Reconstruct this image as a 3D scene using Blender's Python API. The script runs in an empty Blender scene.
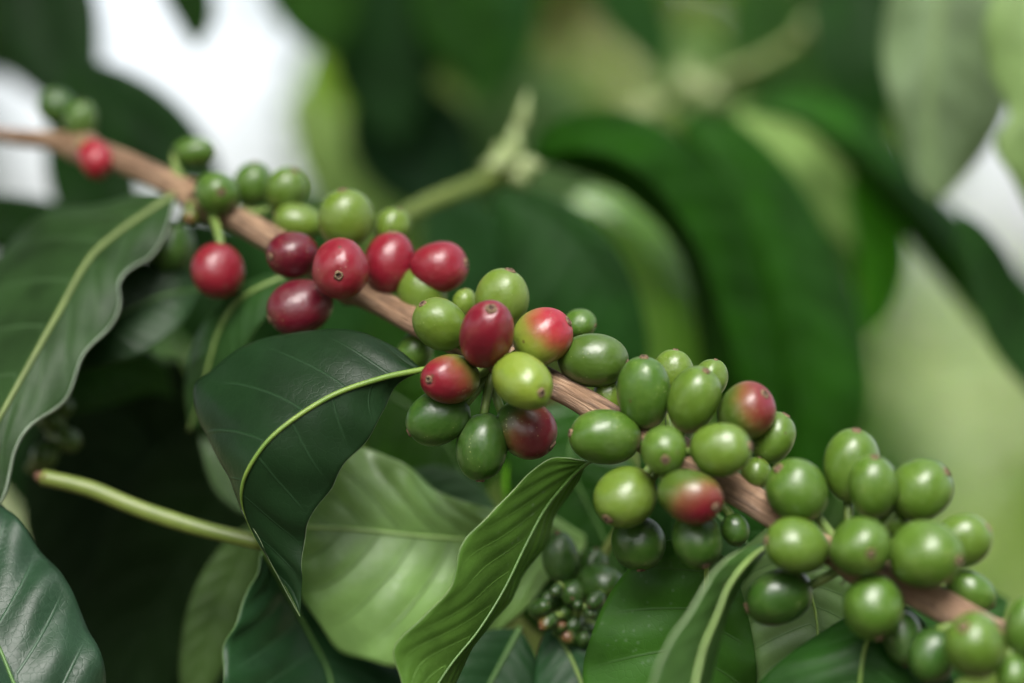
import bpy, bmesh, math, random
import numpy as np
from mathutils import Vector, Matrix

# ------------------------------------------------------------------ camera
S = bpy.context.scene
H = 1.45                                # camera height above the ground, metres
LENS, SENS, RW, RH = 85.0, 36.0, 1024, 683
K = SENS / LENS / RW                    # metres per pixel per metre of distance
FOCUS = 0.598
cd = bpy.data.cameras.new('camera'); cam = bpy.data.objects.new('camera', cd)
S.collection.objects.link(cam); S.camera = cam
cam.location = (0, 0, H); cam.rotation_euler = (math.pi / 2, 0, 0)
cd.lens = LENS; cd.sensor_width = SENS; cd.sensor_fit = 'HORIZONTAL'
cd.clip_start = 0.02; cd.clip_end = 2000
cd.dof.use_dof = True; cd.dof.focus_distance = FOCUS; cd.dof.aperture_fstop = 2.9

# ------------------------------------------------------------------ light
SUN_EL, SUN_AZ = math.radians(52), math.radians(187)     # azimuth clockwise from +Y (north)
w = bpy.data.worlds.new('World'); S.world = w; w.use_nodes = True
nt = w.node_tree; nt.nodes.clear()
out = nt.nodes.new('ShaderNodeOutputWorld'); bg = nt.nodes.new('ShaderNodeBackground')
sky = nt.nodes.new('ShaderNodeTexSky'); sky.sky_type = 'NISHITA'; sky.sun_disc = False
sky.sun_elevation = SUN_EL; sky.sun_rotation = SUN_AZ
sky.dust_density = 4.0; sky.air_density = 1.0; sky.ozone_density = 1.0
hs = nt.nodes.new('ShaderNodeHueSaturation'); hs.inputs['Saturation'].default_value = 0.30
nt.links.new(sky.outputs[0], hs.inputs['Color']); nt.links.new(hs.outputs[0], bg.inputs[0])
nt.links.new(bg.outputs[0], out.inputs[0]); bg.inputs[1].default_value = 0.15
sd = bpy.data.lights.new('sun', 'SUN'); so = bpy.data.objects.new('sun', sd); S.collection.objects.link(so)
sd.energy = 2.7; sd.angle = math.radians(38); sd.color = (1.0, 0.97, 0.92)
ldir = Vector((math.sin(SUN_AZ) * math.cos(SUN_EL), math.cos(SUN_AZ) * math.cos(SUN_EL), math.sin(SUN_EL)))
so.rotation_euler = (-ldir).to_track_quat('-Z', 'Y').to_euler(); so.location = (0, -1, 5)
S.view_settings.view_transform = 'Standard'; S.view_settings.look = 'None'
S.view_settings.exposure = 1.28; S.view_settings.gamma = 1.0; S.view_settings.use_curve_mapping = False
S.render.engine = 'CYCLES'
S.cycles.max_bounces = 8; S.cycles.transmission_bounces = 6; S.cycles.diffuse_bounces = 5

rnd = random.Random(7)
COL = S.collection

def P(x, y, off=0.0, d=None):
    """photo direction + distance -> world point.  off: mm beyond 0.6 m"""
    D = d if d is not None else 0.6 + off / 1000.0
    return Vector(((x - 512) * K * D, D, H - (y - 341.5) * K * D))

# ------------------------------------------------------------------ objects
def setp(o, label=None, cat=None, group=None, kind=None):
    if label: o['label'] = label
    if cat: o['category'] = cat
    if group: o['group'] = group
    if kind: o['kind'] = kind
    return o

def empty(name, loc, label=None, cat=None, group=None):
    o = bpy.data.objects.new(name, None); COL.objects.link(o); o.location = loc
    o.empty_display_size = 0.01
    return setp(o, label, cat, group)

def worldloc(o):
    v = Vector(o.location)
    while o.parent: o = o.parent; v += Vector(o.location)
    return v

def link(name, me, mats, parent=None, origin=(0, 0, 0), smooth=True):
    """mesh given in world coordinates; origin becomes the object's origin"""
    origin = Vector(origin)
    me.transform(Matrix.Translation(-origin))
    for m in mats: me.materials.append(m)
    if smooth: me.polygons.foreach_set('use_smooth', [True] * len(me.polygons))
    o = bpy.data.objects.new(name, me); COL.objects.link(o)
    if parent:
        o.parent = parent; o.location = origin - worldloc(parent)
    else: o.location = origin
    return o

# ------------------------------------------------------------------ materials
def newmat(name):
    m = bpy.data.materials.new(name); m.use_nodes = True
    n = m.node_tree; n.nodes.clear()
    return m, n

def N(nt, t, **kw):
    n = nt.nodes.new(t)
    for k, v in kw.items(): setattr(n, k, v)
    return n

def math_(nt, op, a, b=None, c=None, clamp=False):
    n = nt.nodes.new('ShaderNodeMath'); n.operation = op; n.use_clamp = clamp
    for i, v in enumerate((a, b, c)):
        if v is None: continue
        if isinstance(v, (int, float)): n.inputs[i].default_value = v
        else: nt.links.new(v, n.inputs[i])
    return n.outputs[0]

def mixc(nt, f, a, b, blend='MIX'):
    n = nt.nodes.new('ShaderNodeMix'); n.data_type = 'RGBA'; n.blend_type = blend
    for i, v in ((0, f), (6, a), (7, b)):
        if isinstance(v, (int, float)): n.inputs[i].default_value = v
        elif isinstance(v, tuple): n.inputs[i].default_value = (*v[:3], 1)
        else: nt.links.new(v, n.inputs[i])
    return n.outputs[2]

def noise(nt, vec, scale, detail=3, rough=0.55):
    n = nt.nodes.new('ShaderNodeTexNoise'); n.inputs['Scale'].default_value = scale
    n.inputs['Detail'].default_value = detail; n.inputs['Roughness'].default_value = rough
    nt.links.new(vec, n.inputs['Vector']); return n.outputs[0]

def sstep(nt, x, lo, hi, a=0.0, b=1.0):
    n = nt.nodes.new('ShaderNodeMapRange'); n.interpolation_type = 'SMOOTHSTEP'
    nt.links.new(x, n.inputs[0])
    for i, v in enumerate((lo, hi, a, b)): n.inputs[i + 1].default_value = v
    return n.outputs[0]

LM = {}
def leafmat(base, rough=0.38, tr=0.25, vein=None, spec=0.16, trcol=None, bump=0.5, specks=0.0, blotch=0.35):
    key = (base, rough, tr, vein, spec, trcol, bump, specks, blotch)
    if key in LM: return LM[key]
    m, n = newmat('leaf_surface'); base = (base[0] * .50, base[1] * .58, base[2] * .42)
    L = n.links
    tc = N(n, 'ShaderNodeTexCoord'); uv = N(n, 'ShaderNodeSeparateXYZ'); L.new(tc.outputs['UV'], uv.inputs[0])
    ua, ph = uv.outputs[0], uv.outputs[1]
    fr = math_(n, 'FRACT', ph)
    dv = math_(n, 'ABSOLUTE', math_(n, 'SUBTRACT', fr, 0.5))         # 0.5 at the vein, 0 between
    line = sstep(n, dv, 0.462, 0.492)
    line = math_(n, 'MULTIPLY', line, sstep(n, ua, 0.98, 0.55))
    ob = tc.outputs['Object']
    big = noise(n, ob, 45, 3); fine = noise(n, ob, 420, 2)
    vor = N(n, 'ShaderNodeTexVoronoi', feature='DISTANCE_TO_EDGE'); vor.inputs['Scale'].default_value = 520
    L.new(ob, vor.inputs['Vector'])
    ret = sstep(n, vor.outputs['Distance'], 0.0, 0.10)
    vc = vein or tuple(min(1, c * 1.9 + 0.015) for c in base)
    dk = tuple(c * (1 - blotch) for c in base); lt = tuple(c * (1 + blotch) for c in base)
    c = mixc(n, sstep(n, big, 0.3, 0.7), dk, lt)
    c = mixc(n, math_(n, 'MULTIPLY', math_(n, 'SUBTRACT', 1.0, ret), 0.10), c, vc)
    c = mixc(n, math_(n, 'MULTIPLY', line, 0.75), c, vc)
    if specks:
        sp = N(n, 'ShaderNodeTexVoronoi'); sp.inputs['Scale'].default_value = 420; L.new(ob, sp.inputs['Vector'])
        patch = sstep(n, noise(n, ob, 40, 2), 0.52, 0.64)
        s = math_(n, 'MULTIPLY', sstep(n, sp.outputs['Distance'], 0.24, 0.14), patch)
        c = mixc(n, math_(n, 'MULTIPLY', s, specks), c, (0.55, 0.6, 0.5))
    p = N(n, 'ShaderNodeBsdfPrincipled'); L.new(c, p.inputs['Base Color'])
    r = math_(n, 'ADD', rough - 0.05, math_(n, 'MULTIPLY', fine, 0.12)); L.new(r, p.inputs['Roughness'])
    p.inputs['Specular IOR Level'].default_value = spec
    hgt = math_(n, 'ADD', math_(n, 'MULTIPLY', ret, 0.07), math_(n, 'MULTIPLY', math_(n, 'SUBTRACT', 1.0, line), 0.35))
    hgt = math_(n, 'ADD', hgt, math_(n, 'MULTIPLY', noise(n, ob, 150, 2), 0.8))
    b = N(n, 'ShaderNodeBump'); b.inputs['Strength'].default_value = bump; b.inputs['Distance'].default_value = 0.0004
    L.new(hgt, b.inputs['Height']); L.new(b.outputs[0], p.inputs['Normal'])
    t = N(n, 'ShaderNodeBsdfTranslucent')
    tcv = tuple(c * .7 for c in trcol) if trcol else (min(1, base[0] * 2.6 + .02), min(1, base[1] * 3.2 + .07), base[2] * 0.5)
    L.new(mixc(n, math_(n, 'MULTIPLY', line, 0.5), tcv, tuple(x * .6 for x in tcv)), t.inputs[0]); L.new(b.outputs[0], t.inputs['Normal'])
    mx = N(n, 'ShaderNodeMixShader'); mx.inputs[0].default_value = tr
    L.new(p.outputs[0], mx.inputs[1]); L.new(t.outputs[0], mx.inputs[2])
    o = N(n, 'ShaderNodeOutputMaterial'); L.new(mx.outputs[0], o.inputs[0])
    LM[key] = m
    return m

def plainmat(name, c1, c2=None, rough=0.5, scale=120, bump=0.3, dist=0.0004, stretch=None, spec=0.5):
    m, n = newmat(name); L = n.links
    tc = N(n, 'ShaderNodeTexCoord'); v = tc.outputs['Object']
    if stretch:
        mp = N(n, 'ShaderNodeMapping'); mp.inputs['Rotation'].default_value = stretch[0]; mp.inputs['Scale'].default_value = stretch[1]
        L.new(v, mp.inputs[0]); v = mp.outputs[0]
    f = noise(n, v, scale, 4)
    c = mixc(n, sstep(n, f, 0.35, 0.65), c1, c2 or tuple(x * 1.3 for x in c1))
    p = N(n, 'ShaderNodeBsdfPrincipled'); L.new(c, p.inputs['Base Color']); p.inputs['Roughness'].default_value = rough
    p.inputs['Specular IOR Level'].default_value = spec
    b = N(n, 'ShaderNodeBump'); b.inputs['Strength'].default_value = bump; b.inputs['Distance'].default_value = dist
    L.new(f, b.inputs['Height']); L.new(b.outputs[0], p.inputs['Normal'])
    o = N(n, 'ShaderNodeOutputMaterial'); L.new(p.outputs[0], o.inputs[0])
    return m

M_midrib = plainmat('midrib_green', (0.10, 0.18, 0.025), (0.15, 0.23, 0.035), 0.5)
M_midrib_dull = plainmat('midrib_dull', (0.13, 0.2, 0.05), (0.17, 0.26, 0.07), 0.5)
M_midrib_dark = plainmat('midrib_dark', (0.05, 0.12, 0.02), (0.07, 0.16, 0.03), 0.5)
M_rim = plainmat('leaf_margin', (0.08, 0.14, 0.04), (0.12, 0.18, 0.06), 0.4)
M_rim_dark = plainmat('leaf_margin_dark', (0.06, 0.13, 0.03), (0.09, 0.17, 0.05), 0.45)
M_shoot = plainmat('green_shoot', (0.09, 0.13, 0.02), (0.14, 0.18, 0.035), 0.45, 60)
M_bud = plainmat('bud_green', (0.20, 0.26, 0.09), (0.28, 0.33, 0.15), 0.55, 200)
M_scar = plainmat('calyx_scar', (0.08, 0.045, 0.025), (0.20, 0.13, 0.07), 0.8, 900, 0.8)
M_scarhole = plainmat('calyx_centre', (0.03, 0.018, 0.01), (0.06, 0.035, 0.02), 0.9, 900)
M_stalk = plainmat('fruit_stalk', (0.10, 0.17, 0.03), (0.18, 0.24, 0.06), 0.5, 300)

M_bract = plainmat('dry_bract', (0.07, 0.04, 0.02), (0.18, 0.12, 0.07), 0.85, 500)

def barkmat():
    m, n = newmat('branch_bark'); L = n.links
    tc = N(n, 'ShaderNodeTexCoord'); uv = tc.outputs['UV']
    mp = N(n, 'ShaderNodeMapping'); mp.inputs['Scale'].default_value = (20, 5, 1); L.new(uv, mp.inputs[0])
    a = noise(n, mp.outputs[0], 1.0, 6, 0.65)
    mp2 = N(n, 'ShaderNodeMapping'); mp2.inputs['Scale'].default_value = (55, 14, 1); L.new(uv, mp2.inputs[0])
    b2 = noise(n, mp2.outputs[0], 1.0, 4, 0.6)
    c3 = noise(n, tc.outputs['Object'], 70, 3)
    c = mixc(n, sstep(n, a, 0.36, 0.62), (0.06, 0.03, 0.018), (0.42, 0.26, 0.155))
    c = mixc(n, sstep(n, b2, 0.54, 0.70), c, (0.54, 0.38, 0.26))
    c = mixc(n, math_(n, 'MULTIPLY', sstep(n, c3, 0.42, 0.62), 0.75), c, (0.22, 0.125, 0.07))
    p = N(n, 'ShaderNodeBsdfPrincipled'); L.new(c, p.inputs['Base Color']); p.inputs['Roughness'].default_value = 0.62
    h = math_(n, 'ADD', a, math_(n, 'MULTIPLY', b2, 0.5))
    b = N(n, 'ShaderNodeBump'); b.inputs['Strength'].default_value = 1.0; b.inputs['Distance'].default_value = 0.0016
    L.new(h, b.inputs['Height']); L.new(b.outputs[0], p.inputs['Normal'])
    o = N(n, 'ShaderNodeOutputMaterial'); L.new(p.outputs[0], o.inputs[0]); return m
M_bark = barkmat()

def cherrymat():
    """object colour carries what the single fruit is: R = how far red reaches from its tip (0..1), G = lime instead of deep green, B = how dark the red is, and shade painted into the green"""
    m, n = newmat('cherry_skin'); L = n.links
    tc = N(n, 'ShaderNodeTexCoord'); ob = tc.outputs['Object']
    oi = N(n, 'ShaderNodeObjectInfo'); s = N(n, 'ShaderNodeSeparateColor'); L.new(oi.outputs['Color'], s.inputs[0])
    R, G, B = s.outputs
    ad = N(n, 'ShaderNodeVectorMath', operation='ADD'); L.new(ob, ad.inputs[0])
    cx = N(n, 'ShaderNodeCombineXYZ'); L.new(oi.outputs['Random'], cx.inputs[0]); L.new(oi.outputs['Random'], cx.inputs[1]); L.new(cx.outputs[0], ad.inputs[1])
    v = ad.outputs[0]
    sx = N(n, 'ShaderNodeSeparateXYZ'); L.new(ob, sx.inputs[0])
    z = math_(n, 'MULTIPLY', sx.outputs[2], 1 / 0.0078)              # -1 stalk .. +1 tip
    z = math_(n, 'ADD', z, math_(n, 'MULTIPLY', sx.outputs[0], 1 / 0.018))
    n1 = noise(n, v, 130, 3)
    zz = math_(n, 'ADD', z, math_(n, 'MULTIPLY', math_(n, 'SUBTRACT', n1, 0.5), 0.7))
    thr = math_(n, 'SUBTRACT', 1.5, math_(n, 'MULTIPLY', R, 3.8))
    red = math_(n, 'DIVIDE', math_(n, 'SUBTRACT', zz, thr), 1.35, None, True)
    red = sstep(n, red, 0.0, 1.0)
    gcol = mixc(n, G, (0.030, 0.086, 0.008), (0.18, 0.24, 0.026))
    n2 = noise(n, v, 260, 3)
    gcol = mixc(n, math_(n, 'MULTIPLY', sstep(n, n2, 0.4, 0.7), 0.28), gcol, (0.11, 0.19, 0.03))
    gcol = mixc(n, math_(n, 'MULTIPLY', B, 0.75), gcol, (0.012, 0.038, 0.006))  # shade on the low fruit, put into their green
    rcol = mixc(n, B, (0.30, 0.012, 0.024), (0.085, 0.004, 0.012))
    rcol = mixc(n, math_(n, 'MULTIPLY', sstep(n, n2, 0.42, 0.7), 0.35), rcol, (0.15, 0.007, 0.014))
    mid = mixc(n, 0.5, gcol, (0.24, 0.07, 0.035))
    c = mixc(n, math_(n, 'MULTIPLY', red, 2.0, None, True), gcol, mid)
    c = mixc(n, math_(n, 'MULTIPLY', math_(n, 'SUBTRACT', red, 0.35), 1.55, None, True), c, rcol)
    # pale corky speckles
    vo = N(n, 'ShaderNodeTexVoronoi'); vo.inputs['Scale'].default_value = 900; L.new(v, vo.inputs['Vector'])
    sp = math_(n, 'MULTIPLY', sstep(n, vo.outputs['Distance'], 0.22, 0.10), sstep(n, n1, 0.5, 0.62))
    c = mixc(n, math_(n, 'MULTIPLY', sp, 0.35), c, (0.42, 0.45, 0.22))
    # dull bloom in patches, rare brown marks
    n3 = noise(n, v, 75, 4, 0.7); bloom = sstep(n, n3, 0.50, 0.66)
    c = mixc(n, math_(n, 'MULTIPLY', bloom, 0.06), c, (0.22, 0.22, 0.16))
    vb = N(n, 'ShaderNodeTexVoronoi'); vb.inputs['Scale'].default_value = 210; L.new(v, vb.inputs['Vector'])
    mk = math_(n, 'MULTIPLY', sstep(n, vb.outputs['Distance'], 0.13, 0.06), sstep(n, n3, 0.47, 0.40))
    c = mixc(n, math_(n, 'MULTIPLY', mk, 0.7), c, (0.07, 0.035, 0.015))
    # pinkish brown flush close round the tip
    tip = sstep(n, zz, 1.05, 1.4)
    c = mixc(n, math_(n, 'MULTIPLY', math_(n, 'MULTIPLY', tip, 0.32), math_(n, 'SUBTRACT', 1.0, red)), c, (0.30, 0.15, 0.07))
    p = N(n, 'ShaderNodeBsdfPrincipled'); L.new(c, p.inputs['Base Color'])
    L.new(math_(n, 'ADD', math_(n, 'ADD', 0.27, math_(n, 'MULTIPLY', n2, 0.16)), math_(n, 'MULTIPLY', bloom, 0.14)), p.inputs['Roughness'])
    p.inputs['Coat Weight'].default_value = 0.12; p.inputs['Coat Roughness'].default_value = 0.24
    p.inputs['Subsurface Weight'].default_value = 0.10; p.inputs['Subsurface Scale'].default_value = 0.002
    p.inputs['Subsurface Radius'].default_value = (1.0, 0.6, 0.2)
    # faint lengthwise ribs and bumps
    h = math_(n, 'ADD', math_(n, 'MULTIPLY', n1, 1.0), math_(n, 'MULTIPLY', n2, 0.25))
    b = N(n, 'ShaderNodeBump'); b.inputs['Strength'].default_value = 0.45; b.inputs['Distance'].default_value = 0.0009
    L.new(h, b.inputs['Height']); L.new(b.outputs[0], p.inputs['Normal'])
    o = N(n, 'ShaderNodeOutputMaterial'); L.new(p.outputs[0], o.inputs[0]); return m
M_cherry = cherrymat()

# ------------------------------------------------------------------ curves
def cr(pts, n):
    """Catmull-Rom through pts, n samples uniform in arc length"""
    p = np.array([tuple(q) for q in pts], float)
    if len(p) == 2: p = np.array([p[0], (p[0] + p[1]) / 2, p[1]])
    e = np.vstack([2 * p[0] - p[1], p, 2 * p[-1] - p[-2]])
    o = []
    for i in range(len(p) - 1):
        a, b, c, d = e[i:i + 4]
        for t in np.linspace(0, 1, 24, endpoint=False):
            o.append(0.5 * (2 * b + (c - a) * t + (2 * a - 5 * b + 4 * c - d) * t * t + (3 * b - a - 3 * c + d) * t ** 3))
    o.append(p[-1]); o = np.array(o)
    s = np.r_[0, np.cumsum(np.linalg.norm(np.diff(o, axis=0), axis=1))]; s /= s[-1]
    t = np.linspace(0, 1, n)
    return np.stack([np.interp(t, s, o[:, k]) for k in range(p.shape[1])], 1)

def tube_mesh(name, pts, radii, seg=14, flat=1.0, wob=0.0, seed=0, cap=True):
    """pts (n,3) world, radii (n,)"""
    pts = np.asarray(pts); n = len(pts); rg = np.random.RandomState(seed)
    tan = np.gradient(pts, axis=0); tan /= np.linalg.norm(tan, axis=1)[:, None]
    up = np.array([0, -1, 0.3]); V = []; ph = rg.rand(8) * 6.28
    for i in range(n):
        a = np.cross(tan[i], up); a /= np.linalg.norm(a); b = np.cross(a, tan[i])
        for j in range(seg):
            th = 2 * math.pi * j / seg
            r = radii[i] * (1 + wob * (math.sin(3 * th + ph[0] + i * .25) * .4 + math.sin(2 * th + ph[1] - i * .17) * .5 + math.sin(i * .6 + ph[2]) * .3))
            V.append(pts[i] + (a * math.cos(th) + b * math.sin(th) * flat) * r)
    F = [(i * seg + j, i * seg + (j + 1) % seg, (i + 1) * seg + (j + 1) % seg, (i + 1) * seg + j) for i in range(n - 1) for j in range(seg)]
    UVf = [[(j / seg, i / n * 6), ((j + 1) / seg, i / n * 6), ((j + 1) / seg, (i + 1) / n * 6), (j / seg, (i + 1) / n * 6)] for i in range(n - 1) for j in range(seg)]
    if cap:
        V.append(pts[0] - tan[0] * radii[0] * .5); V.append(pts[-1] + tan[-1] * radii[-1] * .5)
        for j in range(seg):
            F.append((n * seg, (j + 1) % seg, j)); UVf.append([(0, 0)] * 3)
            F.append((n * seg + 1, (n - 1) * seg + j, (n - 1) * seg + (j + 1) % seg)); UVf.append([(0, 0)] * 3)
    me = bpy.data.meshes.new(name); me.from_pydata([tuple(v) for v in V], [], F)
    ul = me.uv_layers.new(name='UVMap'); flatuv = [c for f in UVf for q in f for c in q]
    ul.data.foreach_set('uv', flatuv)
    return me

def squeeze(o): return o * 0.68 if o < 0 else o      # the right end comes less far towards the viewer

def W(pts, doff=0.0):
    """list of (x, y, off_mm) -> world points"""
    return [P(q[0], q[1], (q[2] if len(q) > 2 else 0) + doff) for q in pts]

# ------------------------------------------------------------------ leaves
def leaf(left, mid, right, front, back, rim=None, n=70, m=14, bulge=0.06, veins=9, quilt=0.35, wave=0.0, wavef=5.0,
         slope=1.6, thick=0.35, seed=0, parent=None, rib=None, ribr=(1.1, 0.35), petiole=None,
         label=None, cat='leaf', group=None, name='coffee_leaf', blade='blade', ribcut=None, doff=0):
    """blade lofted through left margin - midrib - right margin; quilt/wave/thick in mm.  Top-level when parent is None."""
    rg = np.random.RandomState(seed)
    Lc, Mc, Rc = cr(W(left, doff), n), cr(W(mid, doff), n), cr(W(right, doff), n)
    ctr = Mc.mean(0)
    G = np.zeros((n, 2 * m + 1, 3)); Uu = np.zeros((n, 2 * m + 1)); Ph = np.zeros((n, 2 * m + 1))
    v = np.linspace(0, 1, n)
    tan = np.gradient(Mc, axis=0)
    nor = np.cross(Rc - Lc, tan); nl = np.linalg.norm(nor, axis=1)[:, None]; nl[nl < 1e-9] = 1; nor = nor / nl
    cdir = np.array([0, 0, H]) - ctr; cdir /= np.linalg.norm(cdir)
    sgn = 1 if (nor[n // 5:-n // 5].mean(0) @ cdir) > 0 else -1
    nor *= sgn
    # smooth the frame
    for _ in range(10):
        nor[1:-1] = (nor[:-2] + nor[1:-1] * 2 + nor[2:]) / 4
    nor[0] = nor[2]; nor[1] = nor[2]; nor[-1] = nor[-3]; nor[-2] = nor[-3]
    nor /= np.linalg.norm(nor, axis=1)[:, None]
    p1, p2 = rg.rand(2) * 6.28
    for j in range(2 * m + 1):
        s = (j - m) / m; u = abs(s); E = Lc if s < 0 else Rc
        base = Mc * (1 - u) + E * u
        wdt = np.linalg.norm(E - Mc, axis=1)[:, None]
        h = bulge * wdt * math.sin(math.pi * min(1, u * 0.92)) * 1.0
        phase = veins * v - slope * u ** 1.15 * 0.9 + (0.35 if s < 0 else 0)
        q = quilt / 1000 * (np.abs(np.sin(math.pi * phase)) - 0.5) * math.sin(math.pi * min(1, u * .9)) ** .7
        wv = wave / 1000 * u ** 2 * np.sin(wavef * 2 * math.pi * v + (p1 if s < 0 else p2)) * np.sin(math.pi * v) ** .5
        k = np.minimum(1, wdt[:, 0] / 0.004)
        G[:, j] = base + nor * (h + (q * k)[:, None] + (wv * k)[:, None])
        Uu[:, j] = u; Ph[:, j] = phase + 20
    cols = 2 * m + 1; nv = n * cols
    Bk = G - nor[:, None, :] * (thick / 1000)
    V = np.vstack([G.reshape(-1, 3), Bk.reshape(-1, 3)])
    F, MI = [], []
    uvl = []
    def uvq(idx): return [(float(Uu.flat[k % nv]), float(Ph.flat[k % nv])) for k in idx]
    for i in range(n - 1):
        for j in range(cols - 1):
            a, b, c, d = i * cols + j, i * cols + j + 1, (i + 1) * cols + j + 1, (i + 1) * cols + j
            f = (a, b, c, d) if sgn < 0 else (d, c, b, a)
            F.append(f); MI.append(0); uvl += uvq(f)
            f = tuple(k + nv for k in reversed(f)); F.append(f); MI.append(1); uvl += uvq(f)
        for j, fl in ((0, 0), (cols - 1, 1)):
            a, d = i * cols + j, (i + 1) * cols + j
            f = (a, d, d + nv, a + nv)
            if (fl == 1) == (sgn < 0): f = tuple(reversed(f))
            F.append(f); MI.append(2); uvl += uvq(f)
    me = bpy.data.meshes.new(name); me.from_pydata(V.tolist(), [], F)
    me.polygons.foreach_set('material_index', MI)
    ul = me.uv_layers.new(name='UVMap'); ul.data.foreach_set('uv', [c for q in uvl for c in q])
    mats = [front, back, rim or M_rim_dark]
    org = Vector(Mc[0])
    if parent is None:
        root = empty(name, org, label, cat, group)
        bl = link(blade, me, mats, root, org); ribp = root
    else:
        bl = link(name, me, mats, parent, org); root = bl; ribp = bl
        if label: bl['label'] = label
    if rib:
        mp = Mc + nor * 0.0002
        rr = np.linspace(ribr[0] * .72, ribr[1] * .72, n) / 1000
        if ribcut: rr = rr * np.clip((ribcut - v) / .12, 0.12, 1)
        pts = mp
        if petiole:
            pp = cr(W(petiole, doff) + [Vector(Mc[0])], 14)[:-1]
            pts = np.vstack([pp, mp]); rr = np.r_[np.linspace(ribr[0] * 1.15, ribr[0] * .74, len(pp)) / 1000, rr]
        link('midrib', tube_mesh('midrib', pts, rr, 10), [rib], ribp, org)
    return root

def eleaf(mid, wl, wr, front, back, ol=0, orr=0, prof=None, **kw):
    """leaf whose margins are given by half widths (px) square to the midrib; ol/orr: how far (mm) each margin lies beyond the midrib"""
    q = np.array([(a[0], a[1], a[2] if len(a) > 2 else 0) for a in mid], float)
    c = cr(q, 13); t = np.gradient(c[:, :2], axis=0); t /= np.linalg.norm(t, axis=1)[:, None]
    nn = np.stack([t[:, 1], -t[:, 0]], 1)
    s = np.linspace(0, 1, 13); pr = np.sin(math.pi * s ** 0.85) ** 0.8
    pr[-2] *= .7
    A = [(c[i, 0] + nn[i, 0] * wl * pr[i], c[i, 1] + nn[i, 1] * wl * pr[i], c[i, 2] + ol * pr[i]) for i in range(13)]
    B = [(c[i, 0] - nn[i, 0] * wr * pr[i], c[i, 1] - nn[i, 1] * wr * pr[i], c[i, 2] + orr * pr[i]) for i in range(13)]
    return leaf(A, c.tolist(), B, front, back, **kw)

# ------------------------------------------------------------------ cherries
def cherry_mesh(var):
    rg = np.random.RandomState(var); seg = 36
    R = 0.0068; L = 0.0078
    prof = []
    for a in np.linspace(-math.pi / 2, math.pi / 2, 27):
        z = math.sin(a); r = abs(math.cos(a)) ** (0.92)
        r *= 1 + 0.03 * z * (-1) ** var
        if z > 0.97: z = 0.97 - (z - 0.97) * 0.6
        prof.append((r * R, z * L))
    V, F = [], []
    ph = rg.rand(4) * 6.28
    for i, (r, z) in enumerate(prof):
        for j in range(seg):
            th = 2 * math.pi * j / seg
            k = 1 + 0.032 * math.cos(2 * th + ph[0]) + 0.016 * math.cos(3 * th + ph[1] + z * 260) - 0.05 * math.exp(-((((th - ph[3] + math.pi) % (2 * math.pi) - math.pi) / .7) ** 2 + ((z + .001) / .005) ** 2)) + 0.006 * math.cos(5 * th + ph[2])
            V.append((r * k * math.cos(th), r * k * math.sin(th), z + 0.0002 * math.cos(th + ph[3])))
    n = len(prof)
    for i in range(n - 1):
        for j in range(seg):
            F.append((i * seg + j, i * seg + (j + 1) % seg, (i + 1) * seg + (j + 1) % seg, (i + 1) * seg + j))
    me = bpy.data.meshes.new('cherry'); me.from_pydata(V, [], F); me.validate()
    me.materials.append(M_cherry); me.polygons.foreach_set('use_smooth', [True] * len(me.polygons))
    return me
CH = [cherry_mesh(i) for i in range(5)]

def scar_mesh():
    """raised corky ring with a sunk centre, at the tip"""
    seg = 18; V, F, MI = [], [], []
    pr = [(0.00165, 0.00735), (0.00155, 0.00778), (0.00125, 0.00802), (0.00085, 0.00798), (0.00062, 0.00765), (0.0003, 0.0076), (0.00001, 0.00772)]
    for i, (r, z) in enumerate(pr):
        for j in range(seg):
            th = 2 * math.pi * j / seg; k = 1 + 0.10 * math.sin(4 * th + i) + 0.06 * math.sin(7 * th)
            V.append((r * k * math.cos(th), r * k * math.sin(th), z))
    for i in range(len(pr) - 1):
        for j in range(seg):
            F.append((i * seg + j, i * seg + (j + 1) % seg, (i + 1) * seg + (j + 1) % seg, (i + 1) * seg + j)); MI.append(1 if i >= 3 else 0)
    me = bpy.data.meshes.new('calyx_scar'); me.from_pydata(V, [], F)
    me.materials.append(M_scar); me.materials.append(M_scarhole); me.polygons.foreach_set('material_index', MI)
    me.polygons.foreach_set('use_smooth', [True] * len(me.polygons)); return me
SCAR = scar_mesh()

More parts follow.
